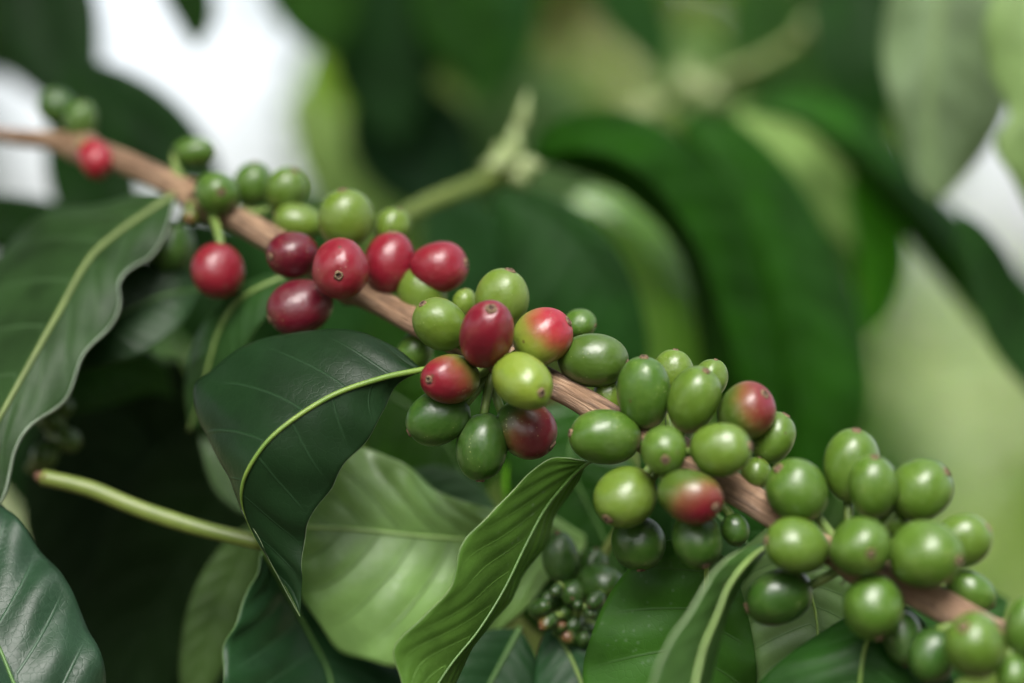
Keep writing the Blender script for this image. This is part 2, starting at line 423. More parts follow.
def cherry(parent, x, y, a, b, tip, off, col, node=None, label=None, name='cherry'):
    """x,y centre; a semi axis along the screen direction of the tip, b across it (px); tip=(dx,dy,towards viewer); off mm; col=(red, lime, dark red / painted shade on green)"""
    c = P(x, y, off); D = c.y; pm = K * D
    dx, dy, dz = tip
    t = Vector((dx, -dz, -dy)).normalized()
    o = bpy.data.objects.new(name, CH[rnd.randrange(5)]); COL.objects.link(o)
    o.parent = parent; o.location = c - worldloc(parent)
    o.rotation_mode = 'QUATERNION'
    o.rotation_quaternion = t.to_track_quat('Z', 'Y') @ Matrix.Rotation(rnd.uniform(0, 6.28), 4, 'Z').to_quaternion()
    # a is the projected long semi axis; recover the true one
    rb = b * pm * 1.04
    f = abs(dz) / math.sqrt(dx * dx + dy * dy + dz * dz)
    sl = a * pm * 1.03
    tl = math.sqrt(max(sl * sl - (rb * f) ** 2, (rb * rb) * 0.15)) / math.sqrt(max(1 - f * f, 0.2)) if f < 0.9 else rb * 1.1
    tl = min(max(tl, rb * 0.95), rb * 1.4)
    o.scale = (rb / 0.0068, rb / 0.0068, tl / 0.0078)
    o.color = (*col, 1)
    if label: o['label'] = label
    s = bpy.data.objects.new('calyx_scar', SCAR); COL.objects.link(s); s.parent = o
    sc = rnd.uniform(.62, .92) * (1.0 if b > 18 else .7); s.scale = (sc, sc, 1)
    if node is not None:
        base = c - t * tl * 0.93; nd = Vector(node)
        midp = base * .6 + nd * .4 - t * 0.002
        pts = cr([base, midp, nd], 8)
        me = tube_mesh('stalk', pts, np.linspace(0.0011, 0.0013, 8), 8)
        M = (Matrix.Translation(c) @ o.rotation_quaternion.to_matrix().to_4x4() @ Matrix.Diagonal((*o.scale, 1))).inverted()
        me.transform(M); me.materials.append(M_stalk); me.polygons.foreach_set('use_smooth', [True] * len(me.polygons))
        k = bpy.data.objects.new('stalk', me); COL.objects.link(k); k.parent = o
    return o

# ================================================================== GROUND
def ground():
    m, n = newmat('grass_ground'); L = n.links
    tc = N(n, 'ShaderNodeTexCoord'); v = tc.outputs['Object']
    a = noise(n, v, 0.5, 4); b = noise(n, v, 6, 5)
    ln = N(n, 'ShaderNodeVectorMath', operation='LENGTH'); L.new(v, ln.inputs[0])
    added_soil = sstep(n, math_(n, 'ADD', ln.outputs['Value'], math_(n, 'MULTIPLY', a, 2.0)), 4.2, 5.6)  # dark soil near the viewer, added to cut bounced light
    c = mixc(n, sstep(n, a, 0.4, 0.6), (0.12, 0.15, 0.05), (0.20, 0.21, 0.11))
    c = mixc(n, math_(n, 'MULTIPLY', sstep(n, b, 0.5, 0.7), 0.6), c, (0.25, 0.22, 0.14))
    c = mixc(n, added_soil, mixc(n, sstep(n, b, .4, .6), (0.035, 0.022, 0.014), (0.09, 0.06, 0.035)), c)
    p = N(n, 'ShaderNodeBsdfPrincipled'); L.new(c, p.inputs['Base Color']); p.inputs['Roughness'].default_value = 0.95
    bp = N(n, 'ShaderNodeBump'); bp.inputs['Distance'].default_value = 0.05; L.new(b, bp.inputs['Height']); L.new(bp.outputs[0], p.inputs['Normal'])
    o = N(n, 'ShaderNodeOutputMaterial'); L.new(p.outputs[0], o.inputs[0])
    g = 40; V = []; F = []
    sz = [-900, -300, -120, -60, -40] + list(np.linspace(-25, 40, g)) + [60, 120, 300, 900]
    k = len(sz)
    for yy in sz:
        for xx in sz:
            r = math.hypot(xx, yy)
            V.append((xx, yy, 0.12 * math.sin(xx * .4) * math.sin(yy * .31 + 1) * min(1, r / 6)))
    for i in range(k - 1):
        for j in range(k - 1): F.append((i * k + j, i * k + j + 1, (i + 1) * k + j + 1, (i + 1) * k + j))
    me = bpy.data.meshes.new('ground'); me.from_pydata(V, [], F)
    return setp(link('ground', me, [m]), kind='structure')
ground()

# ================================================================== DISTANT SHRUBS
def shrub(x, y, r, hgt, z0, base, nleaf, seed, label, leaf_len=0.13, squash=1.0, trunk=True, lite=1.0):
    """coffee shrub: trunk, limbs and a crown of single bent leaves set through uneven clumps. x,y ground position"""
    rg = np.random.RandomState(seed)
    root = empty('coffee_shrub', (x, y, 0), label, 'shrub', 'coffee shrubs in the blurred background')
    fm = leafmat(base, 0.42, 0.3, bump=0.1, blotch=0.5)
    clumps = []
    for i in range(26):
        a = rg.rand() * 6.28; q = rg.rand() ** .5 * r * .85; zz = z0 + rg.rand() * (hgt - z0)
        clumps.append((x + q * math.cos(a), y + q * math.sin(a) * squash, zz, r * (.22 + .2 * rg.rand())))
    V, F, uvl = [], [], []
    for i in range(nleaf):
        c = clumps[rg.randint(len(clumps))]; d = rg.randn(3); d /= np.linalg.norm(d)
        p = np.array(c[:3]) + d * c[3] * (0.45 + .65 * rg.rand())
        out_ = d * .8 + np.array([0, 0, -.45]) + rg.randn(3) * .35; out_ /= np.linalg.norm(out_)
        side = np.cross(out_, rg.randn(3) * .5 + np.array([0, 0, 1])); side /= np.linalg.norm(side)
        nn = np.cross(side, out_); Ln = leaf_len * (.6 + .7 * rg.rand()); Wd = Ln * .22
        b = len(V)
        for t, wd in ((0, .1), (.3, .9), (.62, .9), (1, .02)):
            ctr = p + out_ * Ln * t - np.array([0, 0, 1]) * Ln * .35 * t * t
            V += [ctr - side * Wd * wd + nn * Wd * wd * .3, ctr, ctr + side * Wd * wd + nn * Wd * wd * .3]
        for k in range(3):
            for j in range(2):
                f = (b + k * 3 + j, b + k * 3 + j + 1, b + k * 3 + j + 4, b + k * 3 + j + 3); F.append(f)
                for q in f:
                    q -= b; uvl += [abs(q % 3 - 1), q // 3 * 2.0]
    me = bpy.data.meshes.new('crown'); me.from_pydata([tuple(q) for q in V], [], F)
    me.uv_layers.new(name='UVMap').data.foreach_set('uv', [float(q) for q in uvl])
    link('crown', me, [fm], root, (x, y, z0))
    if trunk:
        pts = cr([(x, y, -0.05), (x + .03, y, hgt * .4), (x - .02, y + .03, hgt * .85)], 16)
        bm_ = tube_mesh('trunk', pts, np.linspace(.035, .012, 16), 10, wob=.1)
        parts = [bm_]
        link('trunk', bm_, [M_bark], root, (x, y, 0))
        for i in range(7):
            a = i * 2.4; zz = z0 + (hgt - z0) * i / 8
            e = (x + math.cos(a) * r * .8, y + math.sin(a) * r * .8 * squash, zz + .15)
            link('limb', tube_mesh('limb', cr([(x, y, zz - .1), ((x + e[0]) / 2, (y + e[1]) / 2, zz + .08), e], 8), np.linspace(.012, .004, 8), 7), [M_bark], root, (x, y, zz))
    return root

def added_shade_tree(x, y, r, z0, z1, nleaf, seed, label):  # unseen crown added overhead to cut the sky light
    o = shrub(x, y, r, z1, z0, (0.03, 0.08, 0.02), nleaf, seed, label, leaf_len=0.30, trunk=False)
    o.name = 'added_shade_tree'; o['category'] = 'tree'; del o['group']
    pts = cr([(x, y, -0.1), (x + .1, y, z0 * .5), (x, y + .1, z0), (x + .1, y, z1 * .9)], 20)
    link('trunk', tube_mesh('trunk', pts, np.linspace(.14, .05, 20), 14, wob=.08), [M_bark], o, (x, y, 0))
    for i in range(9):
        a = i * 2.4; zz = z0 + (z1 - z0) * i / 12
        e = (x + math.cos(a) * r * .8, y + math.sin(a) * r * .8, zz + .5)
        link('limb', tube_mesh('limb', cr([(x, y, zz - .3), ((x + e[0]) / 2, (y + e[1]) / 2, zz + .25), e], 10), np.linspace(.05, .012, 10), 8), [M_bark], o, (x, y, zz))
added_shade_tree(-1.7, 1.0, 1.75, 2.7, 3.9, 3600, 301, 'unseen leafy tree added to cut sky light, spreading over the left part of the coffee row')
added_shade_tree(2.4, -1.2, 1.7, 2.9, 4.1, 2600, 302, 'unseen leafy tree added to cut sky light, to the right behind the viewer')

def at(px, d): return (px - 512) * K * d
# (px, distance, crown radius, top, crown bottom, colour, leaves, label)
SH = [
    (-420, 2.6, .40, 2.6, .3, (0.03, 0.075, 0.02), 2600, 'dark coffee shrub at far left beneath the white sky gap'),
    (430, 3.2, .15, 2.2, .3, (0.03, 0.075, 0.02), 900, 'dark coffee shrub right of the large sky gap, behind the budding green shoot'),
    (235, 5.5, .60, 1.56, .2, (0.06, 0.12, 0.035), 2200, 'low coffee shrub far off, its top just below the white sky gap'),
    (640, 5.0, .50, 2.8, .3, (0.54, 0.48, 0.40), 2600, 'coffee shrub coloured pale green for sunlit haze, seen above the arched dark leaves'),  # brightness of sunlit haze put into the base colour
    (800, 4.2, .30, 2.6, .3, (0.07, 0.13, 0.035), 2200, 'coffee shrub behind the pair of long arched dark leaves'),
    (520, 1.8, .14, 2.0, 1.0, (0.22, 0.27, 0.10), 300, 'slender young coffee shrub right behind the green shoot, its leaves blurred'),
    (930, 2.6, .22, 1.22, .3, (0.30, 0.34, 0.14), 420, 'small low coffee shrub behind the lower right cherries'),
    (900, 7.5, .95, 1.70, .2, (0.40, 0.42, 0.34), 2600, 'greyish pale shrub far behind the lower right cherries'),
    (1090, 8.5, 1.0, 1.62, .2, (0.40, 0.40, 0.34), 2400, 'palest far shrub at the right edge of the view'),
]
for i, (x, y, r, top, lab) in enumerate([(-1.3, -1.5, .7, 2.1, 'left'), (0.0, -2.3, .8, 2.2, 'middle'), (1.4, -1.6, .7, 2.1, 'right')]):
    shrub(x, y, r, top, .3, (0.03, 0.08, 0.02), 2600, 200 + i, 'unseen coffee shrub added to cut front fill light, %s of the three behind the viewer' % lab)  # unseen row, added to block fill light from the front
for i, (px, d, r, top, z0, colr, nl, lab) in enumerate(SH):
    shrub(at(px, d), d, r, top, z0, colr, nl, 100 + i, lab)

# ================================================================== LEAF COLOURS
G_DARK = (0.018, 0.042, 0.016)
G_DEEP = (0.022, 0.075, 0.014)
G_MID = (0.12, 0.22, 0.045)
G_LITE = (0.10, 0.20, 0.045)
G_PALE = (0.17, 0.29, 0.085)
f_dark = leafmat(G_DARK, 0.36, 0.10, vein=(0.035, 0.09, 0.03)); b_dark = leafmat((0.05, 0.11, 0.03), 0.5, 0.12)
f_deep = leafmat(G_DEEP, 0.38, 0.25); f_mid = leafmat(G_MID, 0.42, 0.3, specks=0.10); f_lite = leafmat(G_LITE, 0.42, 0.3)
f_pale = leafmat((0.35, 0.52, 0.20), 0.34, 0.2, vein=(0.07, 0.14, 0.03), spec=.6, bump=1.0, blotch=.25); b_mid = leafmat((0.06, 0.15, 0.03), 0.5, 0.3)
f_fresh = leafmat((0.12, 0.30, 0.02), 0.4, 0.45, trcol=(0.35, 0.6, 0.04))

# ================================================================== FRUITING BRANCH
BR = [(-420, 55, 190), (-230, 88, 155), (-60, 118, 118), (0, 134, 104), (50, 141, 92), (92, 150, 84), (133, 166, 74), (183, 190, 64), (215, 207, 57), (252, 228, 50), (310, 262, 38), (391, 309, 24),
      (450, 338, 14), (510, 366, 6), (571, 394, 0), (640, 436, -8), (700, 470, -16), (748, 497, -22), (820, 545, -32), (880, 575, -40), (944, 606, -48), (1000, 638, -56), (1090, 690, -68), (1260, 780, -88), (1450, 870, -108)]
brp = cr(W([(a, b, squeeze(c)) for a, b, c in BR]), 340)
root = empty('coffee_branch', P(*BR[14][:2], BR[14][2]), 'brown coffee branch crossing the view diagonally, crowded with green and red cherries', 'fruiting branch')
pxs = np.array([512 + q[0] / (K * q[1]) for q in brp])
nodes_px = [80, 200, 345, 500, 672, 858, 1015]
rad = np.interp(pxs, [-60, 0, 60, 140, 250, 400, 1090], [2.1, 2.3, 2.9, 3.4, 3.5, 3.55, 3.7]) / 1000
for q in nodes_px: rad += 0.0016 * np.exp(-((pxs - q) / 14.0) ** 2) + 0.0006 * np.exp(-((pxs - q - 9) / 3.0) ** 2)
link('stem', tube_mesh('stem', brp, rad, 36, wob=.09, seed=3), [M_bark], root, worldloc(root))
def nodept(px):
    i = int(np.argmin(np.abs(pxs - px))); return brp[i]
for k, q in enumerate(nodes_px[1:]):
    c0 = Vector(nodept(q)); V = []; F = []; rg = np.random.RandomState(k + 50)
    for j in range(9):
        a = j * 0.7 + rg.rand() * .3; d = Vector((math.cos(a) * .5, math.cos(a + .6) * .6, math.sin(a))).normalized()
        t = d.cross(Vector((.7, .1, -.6))).normalized(); p0 = c0 + d * .0036; ln = .0022 + rg.rand() * .0022
        up_ = Vector((.7, -.1, -.55)) * rg.uniform(-.5, .9); e = p0 + (d + up_).normalized() * ln
        b0 = len(V); V += [p0 - t * .0013, p0 + t * .0013, e + t * .0007, e - t * .0006, p0 - t * .0011 - d * .0007, p0 + t * .0011 - d * .0007, e + t * .0006 - d * .0004, e - t * .0005 - d * .0004]
        F += [tuple(b0 + i for i in f) for f in ((0, 1, 2, 3), (7, 6, 5, 4), (0, 4, 5, 1), (1, 5, 6, 2), (2, 6, 7, 3), (3, 7, 4, 0))]
    me = bpy.data.meshes.new('node_bracts'); me.from_pydata([tuple(v) for v in V], [], F)
    link('node_bracts', me, [M_bract], root, c0, smooth=False)
def O(px):   # depth offset of the branch at this place
    return (nodept(px)[1] - .6) * 1000

GR, LI, YL = (0, 0.12, 0), (0, 0.45, 0), (0, 0.9, 0)
DG = (0, 0.0, .4)  # deep green with shade mixed into the colour
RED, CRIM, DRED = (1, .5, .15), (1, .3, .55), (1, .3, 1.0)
CL = [
 # x, y, a, b, tip, off, colour (last value paints shade on greens), node, label
 (57, 107, 20, 17, (-1, -.6, 0), 98, DG, 80, None), (81, 121, 20, 16, (.1, -1, .2), 86, GR, 80, None),
 (95, 159, 20, 17, (.5, .6, .5), 76, (1, .5, .1), 80, 'small orange-red cherry, first on the branch from the left'),
 (194, 152, 22, 15, (1, -.1, .1), 68, GR, 200, None), (217, 192, 22, 21, (.3, .0, 1), 50, GR, 200, None),
 (191, 215, 9, 8, (.2, .7, .8), 52, (.3, .6, .6), 200, 'tiny undeveloped brownish fruit'),
 (253, 182, 21, 19, (.1, -1, .1), 62, GR, 200, None), (286, 188, 22, 19, (.5, -1, .3), 52, (0, .25, 0), 200, None),
 (170, 246, 26, 24, (-.4, 1, .1), 66, DG, 200, None),
 (218, 267, 27, 25, (-.1, 1, .2), 40, CRIM, 200, 'bright crimson cherry hanging alone under the stem'),
 (299, 220, 29, 17, (-.8, -.2, .1), 48, LI, 345, None), (346, 217, 29, 26, (-.1, -1, .35), 33, LI, 345, None),
 (392, 225, 19, 17, (.5, -1, .2), 40, LI, 345, None),
 (293, 251, 25, 23, (-.8, .1, .5), 24, DRED, 345, None), (341, 265, 29, 28, (0, .25, 1), 12, CRIM, 345, None),
 (390, 259, 30, 25, (.1, -1, .1), 26, CRIM, 345, None), (439, 263, 28, 25, (1, -.1, .2), 22, CRIM, 345, None),
 (300, 304, 32, 26, (-.9, .35, .2), 22, DRED, 345, None), (423, 291, 28, 23, (-.2, -1, .1), 24, LI, 345, None),
 (415, 350, 22, 17, (-.5, .9, 0), 26, GR, 500, None),
 # third cluster, in focus
 (440, 324, 28, 25, (-.65, -.75, .45), 3, (0, .42, 0), 500, None), (465, 303, 14, 12, (0, -1, 0), 16, (0, .55, 0), 500, None),
 (502, 298, 29, 26, (.3, -1, .3), 8, (0, .5, 0), 500, None), (487, 334, 34, 27, (.12, -.65, .75), -12, (1, .4, .75), 500, 'dark red ripe cherry at the front of the middle cluster'),
 (543, 337, 30, 27, (.8, -.5, .15), -3, (.50, 1, .1), 500, 'bright red cherry turning yellow at its stalk end'),
 (580, 324, 16, 15, (.9, .1, .3), 14, GR, 500, None),
 (593, 360, 34, 27, (1, .12, .2), 0, (.14, .3, .6), 500, 'green cherry with a brownish flushed tip'),
 (522, 381, 31, 27, (.5, .3, .8), -14, (0, .85, 0), 500, 'yellow-green cherry facing the viewer with its round scar'),
 (450, 379, 28, 25, (-.62, 0, .75), -6, (.52, .6, .6), 500, 'small red cherry still green on its right side'),
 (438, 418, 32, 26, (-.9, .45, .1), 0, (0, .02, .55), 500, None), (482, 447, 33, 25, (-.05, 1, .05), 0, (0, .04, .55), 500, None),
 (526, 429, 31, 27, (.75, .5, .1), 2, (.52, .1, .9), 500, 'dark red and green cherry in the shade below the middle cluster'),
 # fourth cluster
 (644, 393, 37, 26, (-.02, -1, .3), -10, (0, .08, 0), 672, None), (673, 373, 23, 20, (.1, -1, .1), 4, (0, .4, 0), 672, None),
 (710, 379, 20, 17, (.3, -1, .1), -2, (0, .35, 0), 672, None),
 (694, 400, 33, 26, (.35, -.95, .5), -16, (0, .28, 0), 672, None), (610, 397, 19, 15, (-.3, -1, 0), 2, (0, .4, 0), 672, None),
 (746, 412, 30, 27, (.5, -.55, .6), -16, (.47, .5, .75), 672, 'green cherry blushing pink over its top'),
 (773, 438, 26, 21, (.5, -.9, .1), -12, (0, .25, 0), 672, None),
 (605, 437, 35, 28, (-1, -.12, .2), -10, (0, .12, 0), 672, None), (664, 450, 24, 23, (0, .35, 1), -24, (0, .2, 0), 672, None),
 (721, 449, 30, 26, (.9, -.1, .45), -26, (0, .35, 0), 672, None), (626, 497, 32, 29, (-.65, .7, .6), -18, (0, .5, .2), 672, None),
 (690, 496, 31, 27, (.75, .3, .65), -28, (.47, .5, .75), 672, 'green cherry with a pink cheek at its right tip'),
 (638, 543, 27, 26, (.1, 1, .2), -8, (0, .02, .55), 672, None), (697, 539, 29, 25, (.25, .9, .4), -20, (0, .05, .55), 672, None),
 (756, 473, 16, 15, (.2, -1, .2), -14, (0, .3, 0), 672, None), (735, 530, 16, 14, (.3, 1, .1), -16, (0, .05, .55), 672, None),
 # fifth cluster
 (797, 491, 32, 30, (-.6, -.7, .3), -36, (0, .15, 0), 858, None), (852, 466, 36, 27, (.1, -1, .15), -30, (0, .22, 0), 858, None),
 (873, 487, 31, 25, (0, -1, .3), -42, (0, .18, 0), 858, None), (922, 490, 31, 29, (.75, -.6, .3), -38, (0, .22, 0), 858, None),
 (797, 546, 32, 27, (-1, -.2, .2), -46, (0, .25, 0), 858, None), (860, 546, 32, 29, (.2, .15, 1), -56, (0, .18, 0), 858, None),
 (926, 555, 35, 32, (.8, .1, .6), -58, (0, .2, 0), 858, None), (961, 541, 30, 26, (.8, -.4, .2), -46, (0, .28, 0), 858, None),
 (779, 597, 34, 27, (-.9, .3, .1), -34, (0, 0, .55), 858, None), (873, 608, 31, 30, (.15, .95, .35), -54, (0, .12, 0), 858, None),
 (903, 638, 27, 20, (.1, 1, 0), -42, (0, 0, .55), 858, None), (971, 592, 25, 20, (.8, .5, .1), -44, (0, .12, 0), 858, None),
 (893, 520, 18, 17, (.2, -.7, 0), -30, (0, .2, 0), 858, None),
 # sixth cluster
 (976, 646, 33, 30, (-.3, -.4, .4), -72, (0, .22, 0), 1015, None), (1026, 628, 34, 22, (.1, -1, .1), -66, (0, .12, 0), 1015, None),
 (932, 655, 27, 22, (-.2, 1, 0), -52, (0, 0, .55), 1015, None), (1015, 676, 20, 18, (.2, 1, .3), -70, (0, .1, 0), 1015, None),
]
for (x, y, a, b, tip, off, colr, nd, lab) in CL:
    j = rnd.uniform(-6, 6)
    if 200 < x < 450 and off > 10: y += 3.5 if colr[0] > .8 else 1.5; b *= 1.03
    cherry(root, x, y, a, b, tip, off * .68 if off < -28 else off, colr, nodept(nd + (x - nd) * .12), lab)

# ------------------------------------------------ leaves that grow on the branch
# the sharp dark leaf in the middle
leaf([(421, 368, 4), (392, 345, 6), (355, 332, 8), (300, 331, 10), (250, 345, 12), (208, 372, 14), (194, 388, 16), (205, 428, 12), (228, 468, 6), (243, 508, 2), (262, 545, 0), (284, 588, 0), (300, 616, 0)],
     [(421, 370, 2), (380, 379, -2), (330, 397, -6), (280, 430, -9), (254, 460, -9), (242, 490, -5), (247, 520, 0), (268, 560, 3), (288, 592, 2), (300, 616, 0)],
     [(421, 371, 4), (396, 386, 2), (384, 410, 0), (370, 436, -3), (350, 458, -4), (332, 486, -4), (312, 516, -3), (303, 545, -1), (302, 585, 0), (300, 616, 0)],
     leafmat((0.016, 0.040, 0.018), 0.36, 0.06, vein=(0.016, 0.04, 0.016), bump=.6, blotch=.2), b_mid, plainmat('margin_painted_lit', (.22, .28, .16), None, .35), n=110, m=22, veins=8, quilt=.55, wave=.8, slope=1.3, parent=root,  # lighter rim colour paints the lit edge
     rib=M_midrib, ribr=(1.1, .35), petiole=[(500, 362, 8), (462, 372, 6), (440, 368, 4)], label='dark glossy leaf hanging below the middle of the branch, lime midrib', name='leaf', seed=2, bulge=.05, ribcut=.72)
# the twisting light green leaf
leaf([(588, 462, 0), (566, 458, 0), (545, 462, -2), (512, 490, -6), (485, 520, -10), (460, 548, -12), (451, 585, -13), (430, 612, -14), (400, 638, -15), (393, 655, -15), (402, 680, -16), (408, 705, -17), (410, 740, -18)],
     [(588, 462, 0), (570, 478, 4), (545, 508, 5), (525, 545, 3), (503, 590, 0), (478, 630, -4), (450, 665, -8), (425, 705, -14), (410, 740, -18)],
     [(588, 462, 0), (576, 485, 8), (558, 512, 13), (545, 545, 15), (524, 572, 14), (513, 600, 12), (492, 622, 8), (474, 645, 4), (462, 672, 2), (440, 710, -6), (410, 740, -18)],
     f_mid, b_mid, M_rim, n=100, m=16, veins=9, slope=3.4, quilt=.45, wave=.35, wavef=4, parent=root, rib=plainmat('midrib_lime', (0.045, 0.10, 0.016), None, .45), ribr=(.7, .3),
     petiole=[(640, 442, -4), (610, 456, -2)], label='mid green leaf folded along its midrib, running down from the branch', name='leaf', seed=5, bulge=.04)
# large blurred leaf at the left
leaf([(176, 194, 62), (130, 198, 72), (70, 208, 78), (30, 228, 80), (-10, 262, 80), (-60, 330, 70), (-90, 420, 50), (-80, 540, 20)],
     [(176, 194, 62), (148, 213, 58), (115, 236, 52), (88, 262, 46), (58, 315, 36), (28, 368, 28), (0, 418, 22), (-35, 480, 20), (-80, 540, 20)],
     [(176, 194, 62), (168, 225, 54), (153, 248, 49), (122, 283, 42), (117, 305, 38), (84, 362, 30), (56, 402, 25), (18, 446, 20), (6, 470, 18), (-2, 505, 18), (-30, 530, 20), (-80, 540, 20)],
     leafmat((0.035, 0.070, 0.027), 0.45, .1, bump=.5), b_mid, plainmat('margin_painted_skylight', (.36, .44, .34), None, .3), n=90, m=16, veins=8, quilt=.5, wave=1.6, wavef=5, thick=.9, parent=root,  # pale rim colour paints sky light on the rolled edge
     rib=plainmat('midrib_olive', (0.10, 0.14, 0.035), None, .5), ribr=(1.4, .8), petiole=[(205, 203, 60), (190, 198, 61)], label='broad dark leaf at far left with a wavy margin coloured pale for sky light', name='leaf', seed=8)
# leaf hanging behind it from the red group
leaf([(300, 272, 44), (262, 276, 48), (232, 292, 52), (205, 322, 56), (192, 350, 58), (185, 390, 60), (190, 430, 62)],
     [(300, 272, 44), (262, 287, 44), (236, 304, 46), (220, 330, 48), (210, 362, 50), (202, 395, 55), (190, 430, 62)],
     [(300, 272, 44), (290, 292, 40), (262, 322, 40), (245, 348, 42), (232, 385, 46), (215, 415, 52), (190, 430, 62)],
     leafmat((0.03, 0.075, 0.022), .42, .1, bump=.3), b_mid, parent=root, rib=M_midrib_dull, ribr=(1.1, .6), petiole=[(330, 262, 40)],
     label='dark leaf curving down behind the central leaf, under the crimson cherries', name='leaf', seed=9)
# big leaf under the fourth cluster
leaf([(707, 548, -4), (672, 540, 2), (640, 556, 6), (612, 590, 8), (592, 632, 8), (583, 680, 6), (600, 740, 4), (650, 790, 0), (700, 820, -2)],
     [(707, 548, -4), (706, 590, -2), (704, 640, 0), (703, 690, 0), (702, 760, 0), (700, 820, -2)],
     [(707, 548, -4), (724, 556, 2), (738, 580, 5), (748, 615, 6), (755, 655, 6), (756, 700, 6), (745, 760, 4), (725, 800, 0), (700, 820, -2)],
     leafmat((0.05, 0.135, 0.02), .4, .25, specks=.05, vein=(.045, .10, .025)), b_mid, M_rim_dark, n=90, m=22, veins=7, quilt=.9, wave=1.0, slope=1.1, parent=root, rib=M_midrib, ribr=(.9, .5),
     petiole=[(690, 480, -8), (702, 520, -6)], label='wide green leaf hanging straight down below the fourth cluster', name='leaf', seed=11, bulge=.08)
# curled near leaf
leaf([(772, 543, -13), (745, 548, -26), (715, 572, -44), (692, 610, -49), (668, 645, -53), (650, 690, -57), (640, 740, -58)],
     [(772, 543, -13), (748, 560, -30), (728, 585, -37), (716, 615, -42), (702, 650, -48), (692, 695, -53), (680, 750, -58)],
     [(772, 543, -13), (756, 566, -25), (738, 590, -23), (726, 616, -27), (718, 650, -37), (706, 700, -44), (690, 760, -57)],
     leafmat((0.07, 0.14, 0.04), .42, .3), b_mid, plainmat('margin_light', (.14, .20, .09), None, .4), parent=root, rib=M_midrib_dull, ribr=(1.0, .6),
     petiole=[(800, 535, -8)], label='narrow curled leaf edge in front, below the fourth cluster', name='leaf', seed=12, thick=.7)

# ================================================================== SINGLE LEAVES NEAR THE BRANCH
# broad pale leaf
leaf([(285, 520, 40), (305, 470, 38), (348, 446, 36), (400, 462, 36), (440, 492, 36), (490, 508, 38), (545, 512, 44), (585, 535, 50)],
     [(270, 524, 30), (310, 527, 30), (360, 530, 32), (420, 536, 34), (480, 540, 38), (540, 542, 44), (585, 545, 50)],
     [(285, 540, 36), (298, 590, 34), (322, 628, 32), (340, 652, 32), (368, 660, 32), (400, 668, 32), (450, 664, 34), (500, 632, 38), (545, 585, 44), (585, 548, 50)],
     f_pale, b_mid, M_rim, n=80, m=20, veins=9, quilt=.7, wave=1.8, slope=-2.2, rib=plainmat('midrib_pale', (.22, .34, .10), None, .45), ribr=(.9, .5), seed=21,
     label='broad pale green leaf with shiny ripples, behind the folded leaf', bulge=.08)
# dark small leaf beneath left leaf
leaf([(80, 300, 60), (110, 262, 62), (150, 262, 64), (185, 270, 66), (200, 290, 66)],
     [(60, 345, 60), (100, 325, 58), (140, 305, 60), (170, 294, 62), (200, 290, 66)],
     [(70, 372, 56), (110, 364, 54), (145, 352, 54), (180, 325, 58), (200, 290, 66)],
     leafmat((0.028, 0.06, 0.028), .42, .1), b_mid, rib=M_midrib_dark, ribr=(.7, .4), seed=22, label='small blue-green leaf tucked under the broad far-left leaf')
# bottom left glossy leaf
leaf([(-70, 430, 30), (-20, 480, 24), (20, 525, 16), (58, 572, 10), (84, 618, 6), (98, 655, 2), (108, 700, 0), (100, 770, -4)],
     [(-70, 430, 30), (-50, 520, 16), (-25, 590, 4), (0, 650, -6), (30, 710, -10), (100, 770, -4)],
     [(-70, 430, 30), (-110, 540, 10), (-90, 640, -10), (-50, 720, -20), (20, 760, -20), (100, 770, -4)],
     leafmat((0.022, 0.06, 0.035), .42, .05, bump=.8, blotch=.2, spec=.4), b_dark, M_rim_dark, veins=8, quilt=1.6, wave=1.5, slope=-1.4, seed=23, rib=M_midrib_dark, label='shiny blue-grey leaf with deep ridges in the lower left corner', bulge=.1)
# bottom centre-left dark leaf
leaf([(262, 552, 22), (250, 590, 20), (232, 625, 18), (224, 655, 16), (221, 690, 14), (230, 750, 12), (300, 800, 10)],
     [(262, 552, 22), (290, 600, 34), (312, 640, 40), (330, 680, 40), (330, 740, 34), (300, 800, 10)],
     [(262, 552, 22), (320, 590, 44), (370, 630, 50), (405, 665, 52), (420, 710, 50), (380, 770, 40), (300, 800, 10)],
     leafmat((0.02, 0.06, 0.026), .36, .1), b_dark, M_rim_dark, seed=24, rib=M_midrib_dark, ribr=(.8, .5), wave=1.2, quilt=.7, label='dark green leaf with a thin lit margin at the bottom, left of the pale leaf')
# bottom leaf right of folded leaf
eleaf([(520, 628, 34), (500, 665, 30), (470, 720, 26), (430, 790, 24)], 55, 55, leafmat((0.022, 0.07, 0.026), .4, .15), b_dark, seed=25, rib=M_midrib_dark, label='dark leaf at the bottom edge just right of the folded leaf')
eleaf([(550, 622, 30), (572, 660, 26), (588, 710, 22), (590, 790, 20)], 52, 48, leafmat((0.025, 0.08, 0.032), .4, .15), b_dark, seed=26, rib=M_midrib, ribr=(.7, .5), label='small dark leaf with green midrib under the tiny fruit cluster')
# lower right leaf
leaf([(905, 604, -20), (862, 612, -16), (828, 628, -16), (795, 650, -18), (765, 676, -20), (745, 710, -22), (760, 780, -24), (850, 830, -26)],
     [(905, 604, -20), (880, 620, -24), (866, 645, -26), (860, 680, -28), (856, 750, -28), (850, 830, -26)],
     [(905, 604, -20), (925, 625, -20), (945, 660, -20), (955, 710, -22), (930, 780, -24), (850, 830, -26)],
     leafmat((0.028, 0.09, 0.016), .42, .25), b_mid, M_rim_dark, n=80, m=18, seed=27, rib=M_midrib, ribr=(.8, .5), quilt=.6, wave=.8, label='deep green leaf with upright midrib under the lower right cherries')
